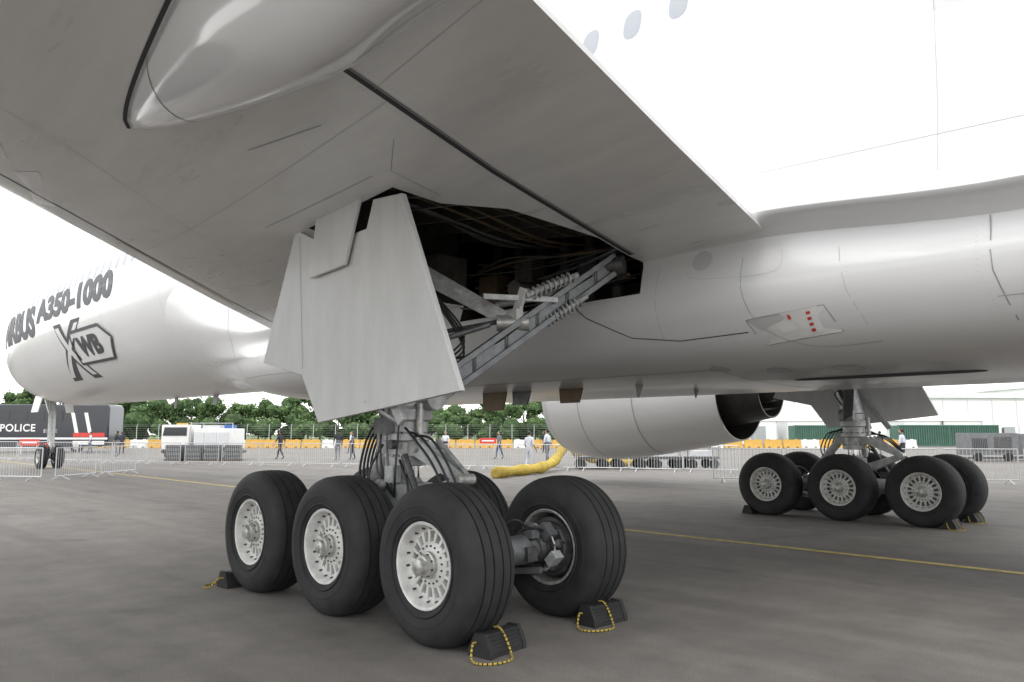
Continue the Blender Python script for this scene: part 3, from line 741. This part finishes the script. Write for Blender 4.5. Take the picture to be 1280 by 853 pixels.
pf=[(-.25,0),(-.25,.12),(-.1,.4),(-.07,.9),(.07,.9),(.1,.4),(.25,.12),(.25,0)]
def jers(k):
    b=MB();b.prism([(-.95,y,z) for y,z in pf],(1.9,0,0),k)
    for x in(-.5,.5):b.box((x,0,.93),(.3,.1,.08),k);b.box((x,-.2,.12),(.25,.12,.1),'seal_dark')
    return b.mesh('barrier_'+k)
JY,JW=jers('barrier_yellow'),jers('barrier_white')
for i in range(44):
    e=-46+2.05*i
    if i in(17,30):continue
    x=empty('traffic_barrier',site(e,82+.3*math.sin(i)),RZ+R.uniform(-.06,.06));link('body',JW if i%5==3 else JY,x)
fb=MB()
for i in range(100):
    x=-150+3*i;fb.cyl((x,0,0),(x,0,2.5),.04,'galv',n=5);fb.beam((x,0,2.5),(x,.3,2.85),.03,.03,'galv')
for z in[.1,.4,.7,1.0,1.3,1.6,1.9,2.2,2.5,2.7]:fb.beam((-150,0 if z<2.6 else .2,z),(150,0 if z<2.6 else .2,z),.012,.012,'galv')
fe=empty('perimeter_fence',site(0,104),RZ);fb.obj('posts_and_wires',fe,fix=False)

# ------------------------------------------------------------ trees
def treeline():
    b=MB();rt=random.Random(11)
    def blob(c,r,n):
        nu,nv=10,7;v=[];f=[]
        for j in range(nv+1):
            a=math.pi*j/nv
            for i in range(nu):
                t=2*math.pi*i/nu;q=r*(.62+.25*rt.random());v.append((c[0]+q*math.sin(a)*math.cos(t),c[1]+q*math.sin(a)*math.sin(t),c[2]+q*.8*math.cos(a)))
        for j in range(nv):
            for i in range(nu):
                i2=(i+1)%nu;f.append((j*nu+i,(j+1)*nu+i,(j+1)*nu+i2,j*nu+i2))
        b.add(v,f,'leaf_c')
        for _ in range(n):
            d=Vector((rt.gauss(0,1),-abs(rt.gauss(0,1)) if rt.random()<.5 else rt.gauss(0,1),rt.gauss(0,1))).normalized();q=r*(.72+.55*rt.random()**1.7)
            p=Vector(c)+Vector((d.x*q,d.y*q,d.z*q*.85));s_=rt.uniform(.16,.40)
            u=Vector((rt.gauss(0,1),rt.gauss(0,1),rt.gauss(0,1))).normalized();w=u.cross(d).normalized() if abs(u.dot(d))<.95 else Vector((1,0,0))
            w2=(w.cross(d)+d*rt.uniform(-.5,.5)).normalized()
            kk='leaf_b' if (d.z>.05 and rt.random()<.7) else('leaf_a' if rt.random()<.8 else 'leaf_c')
            b.add([p-w*s_,p+w2*s_*.6,p+w*s_,p-w2*s_*.6],[(0,1,2,3)],kk)
    x=-170
    while x<75:
        y=rt.uniform(-3,8);H=rt.uniform(8.8,11.4)+.9*math.sin(x*.11)
        if x<-95:H+=2.0
        r=rt.uniform(2.2,3.4)
        b.cyl((x,y,0),(x,y,H*.6),.2,'bark',.12,n=5)
        for k in range(5):
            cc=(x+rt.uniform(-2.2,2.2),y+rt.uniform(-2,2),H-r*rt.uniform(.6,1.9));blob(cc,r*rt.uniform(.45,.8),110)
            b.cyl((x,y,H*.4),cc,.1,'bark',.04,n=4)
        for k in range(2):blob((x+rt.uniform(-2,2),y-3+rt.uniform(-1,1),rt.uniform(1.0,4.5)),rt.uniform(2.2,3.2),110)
        x+=rt.uniform(1.9,3.0)
    return b
te=treeline().obj('distant_treeline',None,site(0,172),(0,0,RZ),fix=False,ang=10)

def bld(name,e,n,w,d_,h,rz=0):
    root=empty(name,site(e,n),RZ+rz);b=MB()
    b.box((0,d_/2,h/2),(w,d_,h),'hall_white');b.obj('walls',root)
    r=MB();r.prism([(-w/2-.4,-.4,h),(w/2+.4,-.4,h),(w/2+.4,-.4,h+.35),(0,-.4,h+1.6),(-w/2-.4,-.4,h+.35)],(0,d_+.8,0),'hall_white');r.obj('roof',root)
    t=MB()
    for i in range(int(w/5)):
        x=-w/2+2+5*i;t.box((x,-.06,h/2),(.14,.12,h-.1),'hall_grey')
    for i in range(int(w/15)):
        x=-w/2+5+15*i;t.box((x,-.04,1.4),(2.6,.08,2.8),'hall_dark')
    t.box((0,-.1,h-.3),(w,.1,.12),'hall_grey');t.obj('columns_and_doors',root)
def tent(e,n,w,h):
    root=empty('event_marquee',site(e,n),RZ);b=MB();b.box((0,w/2,h/2),(w,w,h),'hall_white')
    b.add([(-w/2-.2,-.2,h),(w/2+.2,-.2,h),(w/2+.2,w+.2,h),(-w/2-.2,w+.2,h),(-w*.12,w*.38,h*1.45),(w*.12,w*.38,h*1.45),(w*.12,w*.62,h*1.45),(-w*.12,w*.62,h*1.45),(0,w/2,h*1.9)],[(0,1,5,4),(1,2,6,5),(2,3,7,6),(3,0,4,7),(4,5,8),(5,6,8),(6,7,8),(7,4,8)],'hall_white')
    b.box((0,-.03,1.3),(w*.4,.05,2.6),'hall_dark')
    for x in(-w/2,w/2):b.cyl((x,-.1,0),(x,-.1,h),.06,'galv',n=6)
    b.obj('canopy',root)
bld('exhibition_hall',78,150,60,30,8.5,.05);bld('exhibition_hall',150,170,60,30,12,0)
for e in(36,43,60,66):tent(e,112,5.6,3.4)
def container(e,n,rz=0,L_=6.1):
    root=empty('shipping_container',site(e,n),RZ+rz);b=MB();b.box((0,1.2,1.3),(L_-.1,2.3,2.45),'container_green')
    N=int(L_/.28)
    for i in range(N):
        b.box((-L_/2+.2+(L_-.4)*i/(N-1),.0,1.3),(.12,.1,2.3),'container_green')
    for z in(.1,2.5):b.box((0,.0,z),(L_,.16,.16),'container_green')
    for x in(-L_/2,L_/2):b.box((x,0,1.3),(.16,.18,2.56),'container_green')
    b.obj('body',root)
container(38.5,96);container(50,93);container(56.3,93.4,.02)
def genset(e,n,w=2.9,h=1.75,rz=0):
    root=empty('mobile_generator',site(e,n),RZ+rz);b=MB()
    b.box((0,.6,h*.56),(w,1.2,h*.72),'gen_grey');b.box((0,.6,.17),(w*1.02,1.1,.12),'steel_dark')
    for i in range(9):b.box((-w*.4+.1*i,-.01,h*.55),(.05,.03,h*.4),'seal_dark')
    b.box((w*.2,-.01,h*.55),(w*.35,.03,h*.5),'steel_dark');b.cyl((w*.35,.6,h*.9),(w*.35,.6,h*1.08),.07,'steel_dark')
    for x in(-w*.3,w*.3):b.cyl((x,-.02,.25),(x,.16,.25),.25,'tyre')
    b.obj('body',root,bevel=.05)
genset(27.6,44);genset(31.2,45,2.6,1.7)
for e,n,h in((29.5,60,6),(60,118,13),(-52,96,12)):
    root=empty('light_pole',site(e,n),RZ);b=MB();b.cyl((0,0,0),(0,0,h),.09,'galv',.05);b.beam((0,0,h),(1.2,0,h+.1),.07,.05,'galv');b.box((1.3,0,h+.08),(.6,.2,.09),'hall_grey');b.obj('pole_and_lamp',root)

pb=empty('police_bus',site(-39.8,64),RZ+.02);b=MB()
b.prism([(-6,0,.45),(6,0,.45),(6,0,3.7),(5.8,0,4.0),(-5.8,0,4.0),(-6,0,3.7)],(0,2.5,0),'navy');b.obj('body',pb,bevel=.08)
b=MB()
b.box((-1.6,-.01,3.05),(7.6,.03,.85),'glass_dark')
for i in range(6):b.box((-5.2+1.45*i,-.02,3.05),(.08,.05,.88),'navy')
b.box((0,-.01,1.15),(11.9,.03,.16),'white_paint')
for i in range(2):b.prism([(3.3+1.1*i,-.02,1.3),(3.6+1.1*i,-.02,1.3),(3.1+1.1*i,-.02,3.3),(2.8+1.1*i,-.02,3.3)],(0,.03,0),'white_paint')
b.box((4.4,-.02,1.45),(2.6,.03,.35),'red_paint');b.box((4.4,-.02,.8),(2.6,.03,.3),'white_paint')
for x in(-4,3.4):
    b.cyl((x,-.03,.5),(x,.3,.5),.5,'tyre',n=24);b.cyl((x,-.05,.5),(x,-.02,.5),.26,'hub_metal',n=20)
b.obj('windows_stripes_wheels',pb)
c=bpy.data.curves.new('t','FONT');c.body='POLICE';c.size=.85;c.offset=.015;c.extrude=.004;c.space_character=1.08;o=bpy.data.objects.new('lettering',c);COL.objects.link(o);o.data.materials.append(M['white_paint']);o.parent=pb;o.location=(-3.0,-.04,1.75);o.rotation_euler=(math.radians(90),0,0)
tr=empty('airport_service_truck',site(-18.9,46),RZ-.03);b=MB()
b.box((.9,1.1,1.25),(2.4,1.9,1.25),'white_paint');b.box((-1.4,1.1,1.35),(1.7,2.0,1.5),'white_paint');b.box((0,1.1,.5),(4.6,1.7,.2),'steel_dark');b.obj('body',tr,bevel=.06)
b=MB();b.prism([(-2.15,.07,1.45),(-.7,.07,1.45),(-.7,.07,1.95),(-2.05,.07,1.95)],(0,.05,0),'glass_dark')
for i in range(3):b.box((.05+.75*i,.13,1.2),(.62,.04,.9),'hall_grey')
b.box((.6,1.1,1.98),(1.0,1.3,.2),'hall_grey');b.box((1.6,1,1.98),(.5,.7,.25),'blue_paint');b.cyl((.0,.6,1.85),(.0,.6,2.3),.05,'steel_dark');b.box((-1.4,1,2.16),(.4,.7,.1),'barrier_yellow')
b.beam((-.5,.2,1.1),(-.5,.2,2.25),.05,.05,'galv');b.beam((2.05,.2,1.1),(2.05,.2,2.2),.05,.05,'galv');b.beam((-.5,.2,2.2),(2.05,.2,2.2),.04,.04,'galv')
for x in(-1.6,1.6):b.cyl((x,.0,.38),(x,.3,.38),.38,'tyre');b.cyl((x,-.02,.38),(x,.02,.38),.2,'hub_metal')
b.obj('panels_wheels',tr)
for i in range(4):
    r=empty('storage_crate',site(-19.6+1.15*i,44.3),RZ+.05*i);b=MB();b.box((0,.4,.52),(.85,.7,.8),'gen_grey');b.box((0,.4,.06),(.95,.8,.1),'bark')
    for z in(.3,.55,.8):b.box((0,.035,z),(.87,.02,.05),'steel_dark')
    b.obj('body',r)
for i,e in enumerate((3.6,5.3,7.0,8.6)):
    r=empty('baggage_dolly',site(e,34.2+.1*i),RZ+.02*i);b=MB();b.box((0,.7,.5),(1.45,1.4,.12),'steel_dark')
    for x in(-.7,.7):
        for y in(0.05,1.35):b.beam((x,y,.5),(x,y,.95),.04,.04,'gen_grey')
    b.beam((-.7,.05,.95),(.7,.05,.95),.04,.04,'gen_grey')
    for x in(-.5,.5):b.cyl((x,.0,.22),(x,.12,.22),.22,'tyre');b.cyl((x,1.25,.22),(x,1.4,.22),.22,'tyre')
    b.box((R.uniform(-.2,.2),.7,.68),(.8,.9,.25),R.choice(['gen_grey','hall_grey']));b.obj('frame',r)
hp=cat([(-.6,27.5,.19),(.3,29.3,.2),(1.2,31,.24),(1.85,33,.45),(2.3,34.3,.95),(2.75,35.2,1.0),(3.2,36,.6),(4.6,37,.25),(6.2,38,.2)],20)
rr=random.Random(5);hp=[site(p.x,p.y,p.z) for p in hp]
b=MB();b.tube(hp,.2,'hose_yellow',n=14,rad=[(.205 if i%2 else .14)*(1+.12*math.sin(i*.35)+rr.uniform(-.05,.05)) for i in range(len(hp))]);b.obj('air_supply_hose',ang=20)
r=empty('folding_stand',site(-24.2,40),RZ);b=MB()
for a in(0,2.1,4.2):b.beam((0,0,1.0),(.5*math.cos(a),.5*math.sin(a),0),.05,.05,'red_paint')
b.box((0,0,1.05),(.3,.3,.06),'red_paint');b.beam((-.3,-.3,.4),(.3,-.2,.4),.04,.04,'red_paint');b.obj('legs',r)
for e,n in((-2.2,70),(19,75),(-36.5,58)):
    r=empty('warning_sign',site(e,n),RZ);b=MB();b.box((0,0,.9),(1.5,.05,.5),'red_paint');b.box((0,-.03,.9),(1.1,.02,.12),'white_paint');b.beam((-.6,0,0),(-.6,0,.7),.05,.05,'galv');b.beam((.6,0,0),(.6,0,.7),.05,.05,'galv');b.obj('board',r)

# ------------------------------------------------------------ people
def person(e,n,rz,top,bot,h=1.72,walk=0,armbend=.2):
    J={};Eg=[]
    def j(nm,p,r,par=None,k=None):
        J[nm]=(len(J),Vector(p),r)
        if par:Eg.append((par,nm,k))
    j('pel',(0,0,.95),.125);j('sp',(0,.0,1.12),.115,'pel',bot);j('ch',(0,.0,1.32),.125,'sp',top);j('nk',(0,0,1.46),.06,'ch',top);j('hd',(0,.015,1.54),.055,'nk','skin')
    for s_,w in((1,walk),(-1,-walk)):
        q='L' if s_>0 else 'R'
        j('sh'+q,(.17*s_,0,1.40),.065,'ch',top);j('el'+q,(.22*s_,-.20*w-.02,1.13),.045,'sh'+q,top)
        j('wr'+q,(.23*s_,-.25*w+armbend*.4,.90+armbend*.1),.030,'el'+q,'skin');j('pa'+q,(.23*s_,-.27*w+armbend*.5,.83+armbend*.1),.033,'wr'+q,'skin')
        base=J['pa'+q][1]
        for f,(dy,l) in enumerate(((-.028,.07),(-.010,.085),(.010,.08),(.028,.065))):
            j('f%d%s'%(f,q),base+Vector((0,dy,-.04)),.010,'pa'+q,'skin');j('g%d%s'%(f,q),base+Vector((-.012*s_,dy,-.04-l)),.008,'f%d%s'%(f,q),'skin')
        j('th'+q,base+Vector((-.01*s_,.045,-.015)),.010,'wr'+q,'skin');j('tt'+q,base+Vector((-.015*s_,.06,-.05)),.008,'th'+q,'skin')
        j('hp'+q,(.09*s_,0,.88),.095,'pel',bot);j('kn'+q,(.10*s_,.22*w+.02,.49),.062,'hp'+q,bot)
        j('an'+q,(.10*s_,.34*w-(.10 if w<0 else 0),.09+(.05 if w<0 else 0)),.042,'kn'+q,bot);j('to'+q,(.11*s_,.34*w+.15-(.08 if w<0 else 0),.035),.035,'an'+q,'shoe')
    names=list(J);me=bpy.data.meshes.new('p');me.from_pydata([J[k][1] for k in names],[(J[a][0],J[b_][0]) for a,b_,_ in Eg],[])
    o=bpy.data.objects.new('p',me);COL.objects.link(o);o.modifiers.new('s','SKIN')
    for i,k in enumerate(names):me.skin_vertices[0].data[i].radius=(J[k][2],J[k][2])
    me.skin_vertices[0].data[0].use_root=True
    ss=o.modifiers.new('ss','SUBSURF');ss.levels=1
    dg=bpy.context.evaluated_depsgraph_get();dg.update();m2=bpy.data.meshes.new_from_object(o.evaluated_get(dg));bpy.data.objects.remove(o)
    mats=[top,bot,'skin','shoe','hair'];mats=list(dict.fromkeys(mats))
    for k in mats:m2.materials.append(M[k])
    for p in m2.polygons:
        c_=p.center;best=None
        for a,b_,k in Eg:
            A,B=J[a][1],J[b_][1];d_=B-A;t=max(0,min(1,(c_-A).dot(d_)/max(1e-9,d_.length_squared)));ds=(c_-A-d_*t).length-(J[a][2]*.5+J[b_][2]*.5)
            if best is None or ds<best[0]:best=(ds,k)
        p.material_index=mats.index(best[1])
    sharp(m2,80)
    root=empty('person',site(e,n),RZ+rz);s_=h/1.72;root.scale=(s_,s_,s_);link('body',m2,root)
    b=MB();b.sphere((0,.02,1.62),.085,'skin',16,12,(.88,1.05,1.28));b.sphere((0,-.005,1.645),.092,'hair',16,12,(.93,1.02,1.08))
    b.sphere((0,.108,1.60),.014,'skin',8,6,(.8,1,1.5))
    for q in(1,-1):b.sphere((.03*q,.095,1.625),.009,'hair',8,6);b.sphere((.078*q,.01,1.61),.018,'skin',8,6,(.5,1,1.5))
    b.box((0,.10,1.565),(.035,.01,.008),'red_paint');b.obj('head',root,ang=60)
person(-14.2,47,1.2,'cloth_dark','cloth_dark',1.74,.8);person(-10.2,45,.3,'cloth_dark','cloth_grey',1.82,.1,.5)
person(-3.9,45,2.8,'cloth_white','cloth_dark',1.72,.3);person(.75,33.5,-.5,'cloth_white','cloth_white',1.68,.1,.6);person(1.75,38,1.0,'cloth_white','cloth_grey',1.78,.3)
person(17.3,34,.8,'cloth_white','cloth_dark',1.80,.2);person(-29.5,58,.2,'cloth_dark','cloth_dark',1.7,.4);person(-33,60,2.2,'cloth_white','cloth_blue',1.7,.2)
person(-.8,48,2.2,'cloth_grey','cloth_blue',1.7,.5);person(-6.2,50,1.0,'cloth_blue','cloth_dark',1.75,.4);person(-26.8,52,1.6,'cloth_dark','cloth_grey',1.75,.3)
person(-23.5,55,.5,'cloth_white','cloth_dark',1.7,.3);person(-12.6,60,2.0,'cloth_white','cloth_blue',1.68,.5);person(-9.6,46.2,1.9,'cloth_grey','cloth_dark',1.7,.2);person(24,50,.4,'cloth_dark','cloth_grey',1.72,.3);person(2.6,62,.9,'cloth_dark','cloth_dark',1.75,.5)

# ------------------------------------------------------------ light
w=bpy.data.worlds.new('World');sc.world=w;w.use_nodes=True;nt=w.node_tree;nt.nodes.clear()
out=nt.nodes.new('ShaderNodeOutputWorld');bg=nt.nodes.new('ShaderNodeBackground');sk=nt.nodes.new('ShaderNodeTexSky')
sk.sky_type='NISHITA';sk.sun_disc=False;sk.sun_elevation=math.radians(50);SR=math.radians(-20);sk.sun_rotation=SR
bg.inputs['Strength'].default_value=.05;nt.links.new(sk.outputs[0],bg.inputs['Color'])
bg2=nt.nodes.new('ShaderNodeBackground');bg2.inputs['Strength'].default_value=2.25
tc=nt.nodes.new('ShaderNodeTexCoord');nz=nt.nodes.new('ShaderNodeTexNoise');nz.inputs['Scale'].default_value=2.2;nz.inputs['Detail'].default_value=3;nt.links.new(tc.outputs['Generated'],nz.inputs['Vector'])
rp=nt.nodes.new('ShaderNodeValToRGB');rp.color_ramp.elements[0].color=(.82,.82,.82,1);rp.color_ramp.elements[1].color=(1,.99,.97,1);rp.color_ramp.elements[0].position=.3;rp.color_ramp.elements[1].position=.65
nt.links.new(nz.outputs['Fac'],rp.inputs['Fac']);nt.links.new(rp.outputs[0],bg2.inputs['Color'])
ad=nt.nodes.new('ShaderNodeAddShader');nt.links.new(bg.outputs[0],ad.inputs[0]);nt.links.new(bg2.outputs[0],ad.inputs[1]);nt.links.new(ad.outputs[0],out.inputs['Surface'])
L_=bpy.data.lights.new('sun','SUN');L_.energy=.7;L_.angle=math.radians(25);L_.color=(1,.97,.93)
so=bpy.data.objects.new('sun',L_);COL.objects.link(so)
el=sk.sun_elevation
sd=Vector((math.sin(SR)*math.cos(el),math.cos(SR)*math.cos(el),math.sin(el)))
so.rotation_euler=sd.to_track_quat('Z','Y').to_euler();so.location=(0,0,60)
# ------------------------------------------------------------ camera
cd=bpy.data.cameras.new('cam');cd.lens=26.72;cd.sensor_width=36;cd.clip_end=3000;cd.clip_start=.05
co=bpy.data.objects.new('camera',cd);COL.objects.link(co);co.location=CAM
P=math.radians(6.9);dv=Vector((S2*math.cos(P),-S2*math.cos(P),math.sin(P)))
co.rotation_euler=dv.to_track_quat('-Z','Y').to_euler();sc.camera=co
sc.view_settings.view_transform='Standard';sc.view_settings.look='None';sc.view_settings.exposure=0
